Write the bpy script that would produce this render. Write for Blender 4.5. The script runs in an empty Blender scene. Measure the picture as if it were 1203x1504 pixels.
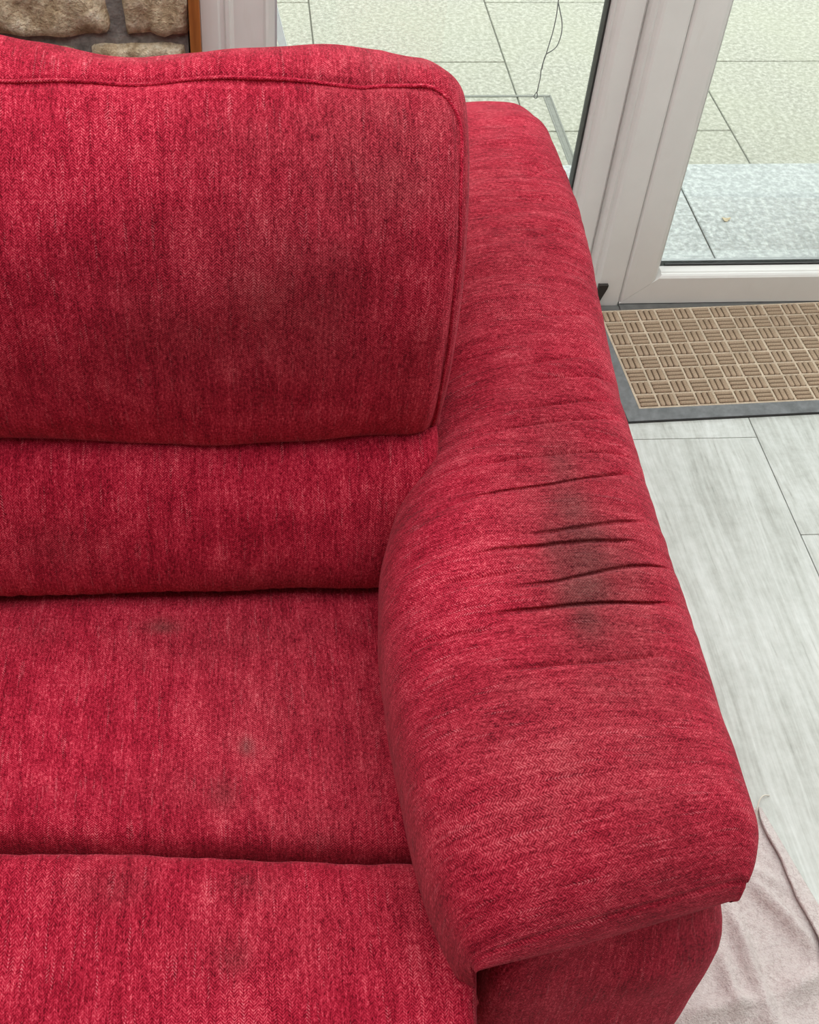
import bpy, bmesh, math, random
import numpy as np
from mathutils import Vector, Matrix

random.seed(7)
rng = np.random.default_rng(11)
scene = bpy.context.scene
col = scene.collection

# ------------------------------------------------------------------ camera
W_PX, H_PX = 1203.0, 1504.0
PITCH, ROLL, YAW = 0.79468, 0.032376, 0.073915
F_PX, CX_PX, CY_PX = 1760.89, 459.38, 691.14
CAM = Vector((0.0, 0.0, 1.55))
fw = Vector((math.sin(YAW) * math.cos(PITCH), math.cos(YAW) * math.cos(PITCH), -math.sin(PITCH)))
rt0 = Vector((math.cos(YAW), -math.sin(YAW), 0.0))
up0 = rt0.cross(fw)
RT = rt0 * math.cos(ROLL) + up0 * math.sin(ROLL)
UP = RT.cross(fw)
cam_data = bpy.data.cameras.new('camera')
cam = bpy.data.objects.new('camera', cam_data)
col.objects.link(cam)
cam_data.sensor_fit = 'AUTO'
cam_data.sensor_width = 36.0
cam_data.lens = F_PX / H_PX * 36.0
cam_data.shift_x = (W_PX / 2 - CX_PX) / H_PX
cam_data.shift_y = (CY_PX - H_PX / 2) / H_PX
cam_data.clip_start = 0.02
m = Matrix((RT, UP, -fw)).transposed().to_4x4()
m.translation = CAM
cam.matrix_world = m
scene.camera = cam

# ------------------------------------------------------------------ light
scene.view_settings.view_transform = 'Standard'
scene.view_settings.look = 'None'
scene.view_settings.gamma = 1.0
scene.view_settings.use_curve_mapping = False
scene.view_settings.exposure = 0.0

world = bpy.data.worlds.new('overcast_sky')
scene.world = world
world.use_nodes = True
wn = world.node_tree
wn.nodes.clear()
w_out = wn.nodes.new('ShaderNodeOutputWorld')
w_bg = wn.nodes.new('ShaderNodeBackground')
w_bg.inputs['Color'].default_value = (0.965, 1.0, 0.985, 1)
w_bg.inputs['Strength'].default_value = 3.45
wn.links.new(w_bg.outputs[0], w_out.inputs[0])


def portal(name, loc, size, rot):
    d = bpy.data.lights.new(name, 'AREA')
    d.shape = 'RECTANGLE'
    d.size, d.size_y = size
    d.cycles.is_portal = True
    o = bpy.data.objects.new(name, d)
    o.location = loc
    o.rotation_euler = rot
    col.objects.link(o)


ROOF = (-1.75, 2.2, -0.05, 1.96)   # unseen roof opening added to light the room: x0 x1 y0 y1
CEIL_Z = 2.45
portal('added_opening_portal', ((ROOF[0] + ROOF[1]) / 2, (ROOF[2] + ROOF[3]) / 2, CEIL_Z + 0.1), (ROOF[1] - ROOF[0], ROOF[3] - ROOF[2]), (0, 0, 0))
portal('glazing_portal', (0.95, 2.12, 1.05), (2.1, 2.1), (math.radians(-90), 0, 0))


# ------------------------------------------------------------------ pixel helpers (to read positions off the plan of the room)
def ray(u, v):
    return fw + RT * ((u - CX_PX) / F_PX) - UP * ((v - CY_PX) / F_PX)


def on_z(u, v, z):
    d = ray(u, v)
    return CAM + d * ((z - CAM.z) / d.z)


def on_y(u, v, y):
    d = ray(u, v)
    return CAM + d * (y / d.y)


# ------------------------------------------------------------------ node helpers
class NT:
    def __init__(self, name):
        self.m = bpy.data.materials.new(name)
        self.m.use_nodes = True
        self.t = self.m.node_tree
        self.t.nodes.clear()
        self.out = self.t.nodes.new('ShaderNodeOutputMaterial')

    def n(self, typ, **kw):
        nd = self.t.nodes.new(typ)
        for k, v in kw.items():
            setattr(nd, k, v)
        return nd

    def put(self, sock, v):
        if isinstance(v, bpy.types.NodeSocket):
            self.t.links.new(v, sock)
        else:
            sock.default_value = v

    def math(self, op, a, b=None, c=None, clamp=False):
        nd = self.n('ShaderNodeMath', operation=op, use_clamp=clamp)
        self.put(nd.inputs[0], a)
        if b is not None:
            self.put(nd.inputs[1], b)
        if c is not None:
            self.put(nd.inputs[2], c)
        return nd.outputs[0]

    def mix(self, fac, a, b, blend='MIX'):
        nd = self.n('ShaderNodeMix', data_type='RGBA', blend_type=blend)
        self.put(nd.inputs[0], fac)
        self.put(nd.inputs[6], a)
        self.put(nd.inputs[7], b)
        return nd.outputs[2]

    def ramp(self, fac, stops, interp='LINEAR'):
        nd = self.n('ShaderNodeValToRGB')
        nd.color_ramp.interpolation = interp
        els = nd.color_ramp.elements
        while len(els) < len(stops):
            els.new(0.5)
        for e, (p, c) in zip(els, stops):
            e.position = p
            e.color = c if len(c) == 4 else (*c, 1)
        self.put(nd.inputs[0], fac)
        return nd.outputs[0]

    def noise(self, vec, scale, detail=3.0, rough=0.55, dist=0.0):
        nd = self.n('ShaderNodeTexNoise')
        if vec is not None:
            self.put(nd.inputs['Vector'], vec)
        nd.inputs['Scale'].default_value = scale
        nd.inputs['Detail'].default_value = detail
        nd.inputs['Roughness'].default_value = rough
        nd.inputs['Distortion'].default_value = dist
        return nd.outputs[0]

    def mapv(self, vec, scale=(1, 1, 1), loc=(0, 0, 0)):
        nd = self.n('ShaderNodeMapping')
        self.put(nd.inputs[0], vec)
        nd.inputs['Scale'].default_value = scale
        nd.inputs['Location'].default_value = loc
        return nd.outputs[0]

    def range(self, v, a, b, c=0.0, d=1.0):
        nd = self.n('ShaderNodeMapRange')
        self.put(nd.inputs[0], v)
        for i, x in enumerate((a, b, c, d)):
            nd.inputs[i + 1].default_value = x
        return nd.outputs[0]

    def bump(self, height, strength=0.5, dist=0.001, normal=None):
        nd = self.n('ShaderNodeBump')
        nd.inputs['Strength'].default_value = strength
        nd.inputs['Distance'].default_value = dist
        self.put(nd.inputs['Height'], height)
        if normal is not None:
            self.put(nd.inputs['Normal'], normal)
        return nd.outputs[0]

    def bsdf(self, color, rough=0.6, normal=None, spec=0.5, metal=0.0, **kw):
        nd = self.n('ShaderNodeBsdfPrincipled')
        self.put(nd.inputs['Base Color'], color if isinstance(color, bpy.types.NodeSocket) else (*color, 1))
        self.put(nd.inputs['Roughness'], rough)
        nd.inputs['Specular IOR Level'].default_value = spec
        nd.inputs['Metallic'].default_value = metal
        if normal is not None:
            self.put(nd.inputs['Normal'], normal)
        for k, v in kw.items():
            self.put(nd.inputs[k.replace('_', ' ')], v)
        self.t.links.new(nd.outputs[0], self.out.inputs[0])
        return nd

    def obj_co(self):
        return self.n('ShaderNodeTexCoord').outputs['Object']

    def obj_rand(self):
        return self.n('ShaderNodeObjectInfo').outputs['Random']


# ------------------------------------------------------------------ materials
def make_fabric():
    t = NT('red_chenille_fabric')
    uv = t.n('ShaderNodeUVMap', uv_map='weave').outputs[0]
    sep = t.n('ShaderNodeSeparateXYZ')
    t.put(sep.inputs[0], uv)
    u, v = sep.outputs[0], sep.outputs[1]
    wob = t.noise(t.mapv(uv, (60, 60, 1)), 1.0, 2.0)
    wob = t.math('MULTIPLY', t.math('SUBTRACT', wob, 0.5), 0.0034)
    zig = t.math('PINGPONG', t.math('ADD', u, wob), 0.0043)
    ph = t.math('MULTIPLY', t.math('ADD', t.math('ADD', zig, v), wob), 2 * math.pi / 0.0028)
    herr = t.math('MULTIPLY_ADD', t.math('SINE', ph), 0.5, 0.5)
    thread = t.noise(t.mapv(uv, (700, 160, 1)), 1.0, 2.0, 0.6)
    slub = t.noise(t.mapv(uv, (330, 40, 1)), 1.0, 3.0, 0.65)
    slub2 = t.noise(t.mapv(uv, (95, 5, 1)), 1.0, 3.0, 0.6)
    blot = t.noise(t.mapv(uv, (30, 22, 1)), 1.0, 4.0, 0.65)
    big = t.noise(t.mapv(uv, (7, 6, 1)), 1.0, 2.0, 0.5)
    speck = t.noise(t.mapv(uv, (420, 300, 1)), 1.0, 3.0, 0.7)
    # thread value
    val = t.math('MULTIPLY', t.math('SUBTRACT', herr, 0.5), t.range(big, 0.35, 0.65, 0.10, 0.30))
    for src, amp in ((thread, 0.8), (slub, 0.60), (slub2, 0.42), (blot, 0.5), (speck, 1.05), (big, 0.25)):
        val = t.math('MULTIPLY_ADD', t.math('SUBTRACT', src, 0.5), amp, val)
    val = t.math('ADD', val, 0.5)
    base = t.ramp(val, [(0.12, (0.100, 0.0013, 0.007)), (0.33, (0.232, 0.0040, 0.0165)), (0.52, (0.385, 0.0115, 0.034)),
                        (0.70, (0.56, 0.036, 0.070)), (0.92, (0.77, 0.135, 0.165))])
    lines = t.noise(t.mapv(uv, (260, 18, 1)), 1.0, 2.0, 0.5)
    fl = t.math('MULTIPLY', t.range(lines, 0.60, 0.68), t.range(herr, 0.55, 0.85))
    fl = t.math('MULTIPLY', fl, t.range(thread, 0.35, 0.6))
    base = t.mix(t.math('MULTIPLY', fl, 0.45), base, (0.85, 0.30, 0.33, 1))
    # soiling: 'grime' = greasy brown film plus painted shade at the arm rear, 'spot' = dark green-grey stains
    gr = t.n('ShaderNodeAttribute', attribute_name='grime_shade').outputs['Fac']
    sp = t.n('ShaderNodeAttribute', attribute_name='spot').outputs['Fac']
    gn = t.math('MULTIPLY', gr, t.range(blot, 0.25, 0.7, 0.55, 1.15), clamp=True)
    grime_shade_col = t.mix(t.range(val, 0.2, 0.85), (0.050, 0.005, 0.009, 1), (0.27, 0.056, 0.056, 1))
    base = t.mix(gn, base, grime_shade_col)
    sn = t.math('MULTIPLY', sp, t.range(speck, 0.25, 0.7, 0.65, 1.1), clamp=True)
    spotc = t.mix(t.range(val, 0.2, 0.85), (0.018, 0.010, 0.009, 1), (0.12, 0.072, 0.062, 1))
    base = t.mix(sn, base, spotc)
    h = t.math('MULTIPLY_ADD', herr, 0.5, t.math('MULTIPLY_ADD', thread, 0.8, speck))
    nrm = t.bump(h, 0.55, 0.0011)
    b = t.bsdf(base, 0.9, nrm, 0.1)
    b.inputs['Sheen Weight'].default_value = 0.14
    b.inputs['Sheen Roughness'].default_value = 0.45
    b.inputs['Sheen Tint'].default_value = (1.0, 0.42, 0.48, 1)
    return t.m


def make_simple(name, c, rough=0.5, spec=0.5, metal=0.0, nscale=None, namp=0.15, bump=0.0, bdist=0.001):
    t = NT(name)
    if nscale:
        co = t.obj_co()
        nz = t.noise(co, nscale, 4.0, 0.6)
        lo = tuple(x * (1 - namp) for x in c)
        hi = tuple(min(1, x * (1 + namp)) for x in c)
        cc = t.ramp(nz, [(0.3, lo), (0.7, hi)])
        nm = t.bump(nz, bump, bdist) if bump else None
        t.bsdf(cc, rough, nm, spec, metal)
    else:
        t.bsdf(c, rough, None, spec, metal)
    return t.m


def make_upvc():
    t = NT('white_upvc')
    co = t.obj_co()
    n1 = t.noise(co, 9, 4, 0.6)
    n2 = t.noise(t.mapv(co, (40, 40, 6)), 1.0, 3, 0.6)
    c = t.ramp(n1, [(0.25, (0.68, 0.665, 0.64)), (0.75, (0.74, 0.725, 0.70))])
    c = t.mix(t.range(n2, 0.62, 0.8, 0, 0.25), c, (0.55, 0.50, 0.44, 1))
    t.bsdf(c, 0.33, None, 0.5)
    return t.m


def make_wood():
    t = NT('brown_stained_wood')
    co = t.obj_co()
    g = t.noise(t.mapv(co, (120, 120, 6)), 1.0, 4, 0.6)
    c = t.ramp(g, [(0.25, (0.19, 0.055, 0.012)), (0.75, (0.36, 0.125, 0.03))])
    t.bsdf(c, 0.4, t.bump(g, 0.2, 0.001), 0.5)
    return t.m


def make_plank_mat():
    t = NT('pale_grey_wood_plank')
    co = t.obj_co()
    rnd = t.obj_rand()
    off = t.n('ShaderNodeCombineXYZ')
    t.put(off.inputs[0], t.math('MULTIPLY', rnd, 31.0))
    t.put(off.inputs[1], t.math('MULTIPLY', rnd, 17.0))
    va = t.n('ShaderNodeVectorMath', operation='ADD')
    t.put(va.inputs[0], co)
    t.put(va.inputs[1], off.outputs[0])
    p = va.outputs[0]
    warp = t.noise(t.mapv(p, (5, 1.6, 1)), 1.0, 2, 0.5)
    wv = t.n('ShaderNodeCombineXYZ')
    t.put(wv.inputs[0], t.math('MULTIPLY', t.math('SUBTRACT', warp, 0.5), 0.05))
    va2 = t.n('ShaderNodeVectorMath', operation='ADD')
    t.put(va2.inputs[0], p)
    t.put(va2.inputs[1], wv.outputs[0])
    g1 = t.noise(t.mapv(va2.outputs[0], (160, 7, 1)), 1.0, 4, 0.65)
    g2 = t.noise(t.mapv(va2.outputs[0], (36, 2.2, 1)), 1.0, 4, 0.6, 0.6)
    cl = t.noise(t.mapv(p, (5, 4, 1)), 1.0, 3, 0.6)
    mot = t.noise(t.mapv(p, (60, 45, 1)), 1.0, 4, 0.7)
    v = t.math('MULTIPLY_ADD', t.math('SUBTRACT', g1, 0.5), 0.6, 0.5)
    v = t.math('MULTIPLY_ADD', t.math('SUBTRACT', g2, 0.5), 0.6, v)
    v = t.math('MULTIPLY_ADD', t.math('SUBTRACT', cl, 0.5), 0.5, v)
    v = t.math('MULTIPLY_ADD', t.math('SUBTRACT', mot, 0.5), 0.4, v)
    c = t.ramp(v, [(0.18, (0.37, 0.378, 0.345)), (0.45, (0.545, 0.565, 0.53)), (0.74, (0.71, 0.735, 0.71))])
    r = t.range(g1, 0.3, 0.7, 0.26, 0.40)
    t.bsdf(c, r, t.bump(t.math('ADD', g1, g2), 0.25, 0.0006), 0.7)
    return t.m


def make_paver():
    t = NT('speckled_pale_paver')
    co = t.obj_co()
    a = t.noise(co, 75, 4, 0.72)
    b = t.noise(co, 190, 3, 0.7)
    l = t.noise(co, 2.6, 3, 0.6)
    v = t.math('MULTIPLY_ADD', t.math('SUBTRACT', a, 0.5), 1.25, 0.5)
    v = t.math('MULTIPLY_ADD', t.math('SUBTRACT', b, 0.5), 0.55, v)
    c = t.ramp(v, [(0.25, (0.145, 0.142, 0.11)), (0.46, (0.218, 0.215, 0.172)), (0.66, (0.35, 0.342, 0.292))])
    c = t.mix(t.range(l, 0.35, 0.7, 0, 0.35), c, (0.275, 0.28, 0.20, 1))
    t.bsdf(c, 0.65, t.bump(v, 0.3, 0.001), 0.4)
    return t.m


def make_step_tile():
    t = NT('speckled_blue_grey_step_tile')
    co = t.obj_co()
    a = t.noise(co, 80, 4, 0.72)
    l = t.noise(co, 3.0, 3, 0.6)
    v = t.math('MULTIPLY_ADD', t.math('SUBTRACT', a, 0.5), 1.4, 0.5)
    c = t.ramp(v, [(0.25, (0.16, 0.176, 0.172)), (0.46, (0.245, 0.263, 0.258)), (0.68, (0.40, 0.42, 0.41))])
    c = t.mix(t.range(l, 0.4, 0.7, 0, 0.3), c, (0.31, 0.33, 0.325, 1))
    t.bsdf(c, 0.5, t.bump(v, 0.3, 0.001), 0.45)
    return t.m


def make_stone():
    t = NT('rough_brown_fieldstone')
    co = t.obj_co()
    rnd = t.obj_rand()
    a = t.noise(co, 24, 6, 0.7)
    b = t.noise(co, 110, 4, 0.7)
    d = t.noise(t.mapv(co, (1, 1, 1), (3, 7, 1)), 30, 4, 0.65)
    c = t.ramp(a, [(0.28, (0.24, 0.165, 0.09)), (0.43, (0.52, 0.39, 0.25)), (0.57, (0.74, 0.61, 0.44)), (0.72, (0.88, 0.81, 0.68))])
    c = t.mix(t.range(b, 0.35, 0.6, 0.6, 0.0), c, (0.17, 0.115, 0.065, 1))
    c = t.mix(t.range(d, 0.6, 0.72, 0, 0.6), c, (0.74, 0.67, 0.55, 1))
    c = t.mix(t.math('MULTIPLY', rnd, 0.2), c, (0.24, 0.16, 0.09, 1))
    h = t.math('MULTIPLY_ADD', b, 0.5, a)
    t.bsdf(c, 0.9, t.bump(h, 0.9, 0.012), 0.2)
    return t.m


def make_glass():
    t = NT('clear_window_glass')
    tr = t.n('ShaderNodeBsdfTransparent')
    tr.inputs[0].default_value = (0.965, 0.985, 0.975, 1)
    gl = t.n('ShaderNodeBsdfGlossy')
    gl.inputs['Roughness'].default_value = 0.02
    fr = t.n('ShaderNodeFresnel')
    fr.inputs[0].default_value = 1.45
    mx = t.n('ShaderNodeMixShader')
    t.put(mx.inputs[0], fr.outputs[0])
    t.t.links.new(tr.outputs[0], mx.inputs[1])
    t.t.links.new(gl.outputs[0], mx.inputs[2])
    t.t.links.new(mx.outputs[0], t.out.inputs[0])
    return t.m


def make_towel():
    t = NT('pale_pink_terry_cotton')
    co = t.obj_co()
    a = t.noise(co, 420, 3, 0.7)
    b = t.noise(co, 130, 3, 0.6)
    l = t.noise(co, 14, 3, 0.6)
    v = t.math('MULTIPLY_ADD', t.math('SUBTRACT', b, 0.5), 0.8, a)
    c = t.ramp(v, [(0.25, (0.60, 0.48, 0.47)), (0.5, (0.80, 0.70, 0.68)), (0.8, (0.92, 0.84, 0.82))])
    c = t.mix(t.range(l, 0.35, 0.7, 0, 0.4), c, (0.80, 0.72, 0.71, 1))
    t.bsdf(c, 0.95, t.bump(v, 1.0, 0.003), 0.1)
    return t.m


def make_carpet(name, dark, light):
    t = NT(name)
    co = t.obj_co()
    a = t.noise(co, 500, 3, 0.7)
    l = t.noise(co, 14, 3, 0.6)
    v = t.math('MULTIPLY_ADD', t.math('SUBTRACT', l, 0.5), 0.7, a)
    c = t.ramp(v, [(0.25, dark), (0.75, light)])
    t.bsdf(c, 0.95, t.bump(a, 1.0, 0.002), 0.1)
    return t.m


M_FAB = make_fabric()
M_UPVC = make_upvc()
M_WOOD = make_wood()
M_PLANK = make_plank_mat()
M_PAVER = make_paver()
M_STEP = make_step_tile()
M_STONE = make_stone()
M_GLASS = make_glass()
M_TOWEL = make_towel()
M_RIB = make_carpet('brown_ribbed_carpet', (0.29, 0.205, 0.135), (0.60, 0.455, 0.33))
M_FIELD = make_carpet('mat_gap_shade', (0.055, 0.038, 0.025), (0.16, 0.115, 0.08))  # dark brown puts the shade between the ribs into the ground colour
M_STRIP = make_carpet('beige_mat_grid', (0.46, 0.36, 0.26), (0.80, 0.67, 0.52))
M_RUBBER = make_simple('grey_black_rubber', (0.17, 0.18, 0.185), 0.4, 0.5, nscale=60, namp=0.25, bump=0.1)
M_GASKET = make_simple('black_gasket', (0.018, 0.017, 0.016), 0.5)
M_BLACKPL = make_simple('black_plastic', (0.02, 0.016, 0.014), 0.5)
M_MORTAR = make_simple('grey_mortar', (0.20, 0.185, 0.17), 0.95, 0.1, nscale=60, namp=0.4, bump=0.8, bdist=0.006)
M_PLASTER = make_simple('off_white_plaster', (0.70, 0.67, 0.63), 0.9, 0.1, nscale=20, namp=0.04)
M_JOINT = make_simple('grey_joint_fill', (0.11, 0.112, 0.09), 0.9, 0.2, nscale=50, namp=0.2)
M_SUBFLOOR = make_simple('dark_plank_joint', (0.075, 0.07, 0.065), 0.9, 0.1)
M_ALU = make_simple('grey_aluminium', (0.27, 0.28, 0.28), 0.4, 0.5, 0.4, nscale=40, namp=0.15)
M_THRESH = make_simple('dull_grey_threshold', (0.13, 0.13, 0.125), 0.5, 0.5, 0.2, nscale=40, namp=0.2)
M_SILVER = make_simple('pale_grey_coated_metal', (0.52, 0.54, 0.56), 0.4, 0.5, 0.2, nscale=40, namp=0.05)
M_WIRE = make_simple('grey_wire', (0.16, 0.155, 0.15), 0.5, 0.5, 0.3)
M_COVER = make_simple('weathered_steel_edging', (0.125, 0.128, 0.108), 0.6, 0.4, 0.0, nscale=60, namp=0.2)
M_LAWN = make_simple('lawn_green', (0.10, 0.17, 0.05), 0.95, 0.1, nscale=40, namp=0.4)
M_DARKBASE = make_simple('dark_base_cloth', (0.02, 0.015, 0.015), 0.9, 0.1)
M_THREAD = make_simple('cream_cotton_thread', (0.72, 0.66, 0.58), 0.9, 0.1)


# ------------------------------------------------------------------ mesh helpers
def link(name, me, mat, parent=None, smooth=False):
    me.materials.clear()
    me.materials.append(mat)
    if smooth:
        me.polygons.foreach_set('use_smooth', [True] * len(me.polygons))
    o = bpy.data.objects.new(name, me)
    col.objects.link(o)
    if parent is not None:
        o.parent = parent
    return o


def empty(name, loc=(0, 0, 0), rz=0.0, parent=None):
    o = bpy.data.objects.new(name, None)
    o.location = loc
    o.rotation_euler = (0, 0, rz)
    o.empty_display_size = 0.1
    col.objects.link(o)
    if parent is not None:
        o.parent = parent
    return o


def tag(o, label=None, cat=None, group=None, kind=None):
    for k, v in (('label', label), ('category', cat), ('group', group), ('kind', kind)):
        if v:
            o[k] = v
    return o


def from_bm(name, bm):
    me = bpy.data.meshes.new(name)
    bm.normal_update()
    bm.to_mesh(me)
    bm.free()
    return me


def bm_box(bm, lo, hi, bevel=0.0, seg=2):
    r = bmesh.ops.create_cube(bm, size=1.0)
    vs = r['verts']
    for v in vs:
        v.co = Vector([lo[i] + (v.co[i] + 0.5) * (hi[i] - lo[i]) for i in range(3)])
    if bevel > 0:
        es = list({e for v in vs for e in v.link_edges})
        bmesh.ops.bevel(bm, geom=es, offset=bevel, segments=seg, affect='EDGES', profile=0.6)


def box(name, lo, hi, mat, parent=None, bevel=0.0, seg=2):
    bm = bmesh.new()
    bm_box(bm, lo, hi, bevel, seg)
    return link(name, from_bm(name, bm), mat, parent)


def prism(name, poly, axis, a, b, mat, parent=None):
    """extrude a 2D polygon along axis ('x': poly=(y,z), 'z': poly=(x,y), 'y': poly=(x,z)) from a to b"""
    bm = bmesh.new()

    def P(p, t):
        if axis == 'x':
            return (t, p[0], p[1])
        if axis == 'y':
            return (p[0], t, p[1])
        return (p[0], p[1], t)
    v0 = [bm.verts.new(P(p, a(p) if callable(a) else a)) for p in poly]
    v1 = [bm.verts.new(P(p, b)) for p in poly]
    n = len(poly)
    for i in range(n):
        bm.faces.new((v0[i], v0[(i + 1) % n], v1[(i + 1) % n], v1[i]))
    bm.faces.new(v0[::-1])
    bm.faces.new(v1)
    bmesh.ops.recalc_face_normals(bm, faces=bm.faces)
    return link(name, from_bm(name, bm), mat, parent)


def tube_mesh(name, pts, r, n=8, uvscale=True):
    pts = [Vector(p) for p in pts]
    vs, fs = [], []
    nrm = None
    for i, p in enumerate(pts):
        t = (pts[min(i + 1, len(pts) - 1)] - pts[max(i - 1, 0)])
        if t.length < 1e-9:
            t = Vector((0, 0, 1))
        t.normalize()
        if nrm is None:
            a = Vector((0, 0, 1)) if abs(t.z) < 0.9 else Vector((1, 0, 0))
            nrm = (a - t * a.dot(t)).normalized()
        else:
            nrm = (nrm - t * nrm.dot(t)).normalized()
        bn = t.cross(nrm)
        for k in range(n):
            an = 2 * math.pi * k / n
            vs.append(p + (nrm * math.cos(an) + bn * math.sin(an)) * r)
    for i in range(len(pts) - 1):
        for k in range(n):
            fs.append((i * n + k, i * n + (k + 1) % n, (i + 1) * n + (k + 1) % n, (i + 1) * n + k))
    fs.append(tuple(range(n))[::-1])
    fs.append(tuple((len(pts) - 1) * n + k for k in range(n)))
    me = bpy.data.meshes.new(name)
    me.from_pydata([tuple(v) for v in vs], [], fs)
    if uvscale:
        L = [0.0]
        for i in range(1, len(pts)):
            L.append(L[-1] + (pts[i] - pts[i - 1]).length)
        uvl = me.uv_layers.new(name='weave')
        for poly in me.polygons:
            for li in poly.loop_indices:
                vi = me.loops[li].vertex_index
                uvl.data[li].uv = ((vi % n) / n * 2 * math.pi * r, L[vi // n])
    return me


def grid_mesh(name, P, U, V, closed_j=False, caps=True, attrs=None):
    """P (ni,nj,3) numpy grid -> mesh with 'weave' uv (U,V arrays (ni,nj)); closed in j if asked; caps close the two i ends"""
    ni, nj = P.shape[:2]
    me = bpy.data.meshes.new(name)
    idx = np.arange(ni * nj).reshape(ni, nj)
    if closed_j:
        idx = np.concatenate([idx, idx[:, :1]], axis=1)
        U = np.concatenate([U, U[:, -1:] * 2 - U[:, -2:-1]], axis=1)
        V = np.concatenate([V, V[:, -1:] * 2 - V[:, -2:-1]], axis=1)
    a, b, c, d = idx[:-1, :-1], idx[1:, :-1], idx[1:, 1:], idx[:-1, 1:]
    quads = np.stack([a, b, c, d], axis=-1).reshape(-1, 4)
    uva = np.stack([U, V], axis=-1)
    uvq = np.stack([uva[:-1, :-1], uva[1:, :-1], uva[1:, 1:], uva[:-1, 1:]], axis=2).reshape(-1, 2)
    verts = P.reshape(-1, 3)
    loops = quads.ravel()
    starts = np.arange(len(quads)) * 4
    uv_all = [uvq]
    if caps:
        extra, es = [], []
        n0 = len(loops)
        for row, rev in ((0, False), (ni - 1, True)):
            ring = np.arange(nj) + row * nj
            ring = ring[::-1] if rev else ring
            es.append(n0 + sum(len(e) for e in extra))
            extra.append(ring)
            uv_all.append(np.stack([P.reshape(-1, 3)[ring][:, 1], P.reshape(-1, 3)[ring][:, 2]], axis=-1))
        loops = np.concatenate([loops] + extra)
        starts = np.concatenate([starts, np.array(es)])
    me.vertices.add(len(verts))
    me.vertices.foreach_set('co', verts.astype(np.float32).ravel())
    me.loops.add(len(loops))
    me.loops.foreach_set('vertex_index', loops.astype(np.int32))
    me.polygons.add(len(starts))
    me.polygons.foreach_set('loop_start', starts.astype(np.int32))
    me.update(calc_edges=True)
    uvl = me.uv_layers.new(name='weave')
    uvl.data.foreach_set('uv', np.concatenate(uv_all).astype(np.float32).ravel())
    for k, arr in (attrs or {}).items():
        at = me.attributes.new(k, 'FLOAT', 'POINT')
        at.data.foreach_set('value', arr.astype(np.float32).ravel())
    me.validate()
    return me


def catmull(pts, closed, n_out):
    """smooth dense resample of control points, even arc length"""
    p = np.array(pts, float)
    n = len(p)
    out = []
    rngi = range(n) if closed else range(n - 1)
    for i in rngi:
        if closed:
            a, b, c, d = p[(i - 1) % n], p[i], p[(i + 1) % n], p[(i + 2) % n]
        else:
            b, c = p[i], p[i + 1]
            a = p[i - 1] if i > 0 else 2 * b - c
            d = p[i + 2] if i + 2 < n else 2 * c - b
        # centripetal-ish tangents keep corners calm
        lb = np.linalg.norm(c - b)
        t1 = (c - a) * (lb / max(1e-9, np.linalg.norm(c - b) + np.linalg.norm(b - a)))
        t2 = (d - b) * (lb / max(1e-9, np.linalg.norm(c - b) + np.linalg.norm(d - c)))
        for t in np.linspace(0, 1, 40, endpoint=False):
            h = (2 * t**3 - 3 * t**2 + 1, t**3 - 2 * t**2 + t, -2 * t**3 + 3 * t**2, t**3 - t**2)
            out.append(h[0] * b + h[1] * t1 + h[2] * c + h[3] * t2)
    if not closed:
        out.append(p[-1])
    o = np.array(out)
    if closed:
        o = np.vstack([o, o[:1]])
    s = np.concatenate([[0], np.cumsum(np.linalg.norm(np.diff(o, axis=0), axis=1))])
    ss = np.linspace(0, s[-1], n_out, endpoint=not closed)
    return np.stack([np.interp(ss, s, o[:, k]) for k in range(o.shape[1])], axis=-1), ss, s[-1]


def sstep(a, b, x):
    t = np.clip((x - a) / (b - a), 0, 1)
    return t * t * (3 - 2 * t)


def g(x, w):
    return np.exp(-(x / w) ** 2)


def wav(x, y, seed, f0=6.0, n=7):
    """cheap smooth pseudo noise, about -1..1"""
    r = np.random.default_rng(seed)
    out = 0
    for k in range(n):
        a = r.uniform(0, 2 * np.pi)
        f = f0 * r.uniform(0.5, 2.2)
        out = out + np.sin((x * np.cos(a) + y * np.sin(a)) * f * 2 * np.pi / 1.0 + r.uniform(0, 6.28))
    return out / n * 1.6


def soil_shade(P, blobs):
    """sum of soft ellipsoid stains and painted shade; blob = (centre, radii xyz, strength)"""
    a = np.zeros(P.shape[:-1])
    for c, r, s in blobs:
        d = ((P - np.array(c)) / np.array(r)) ** 2
        jig = 1 + 0.30 * wav(P[..., 0] + P[..., 2] * 0.7, P[..., 1] + P[..., 2] * 0.4, int(1000 * abs(c[0]) + 77 * abs(c[1])), 13)
        a = np.maximum(a, s * np.exp(-(d.sum(-1) * jig) ** 1.1))
    return np.clip(a, 0, 1)


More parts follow.
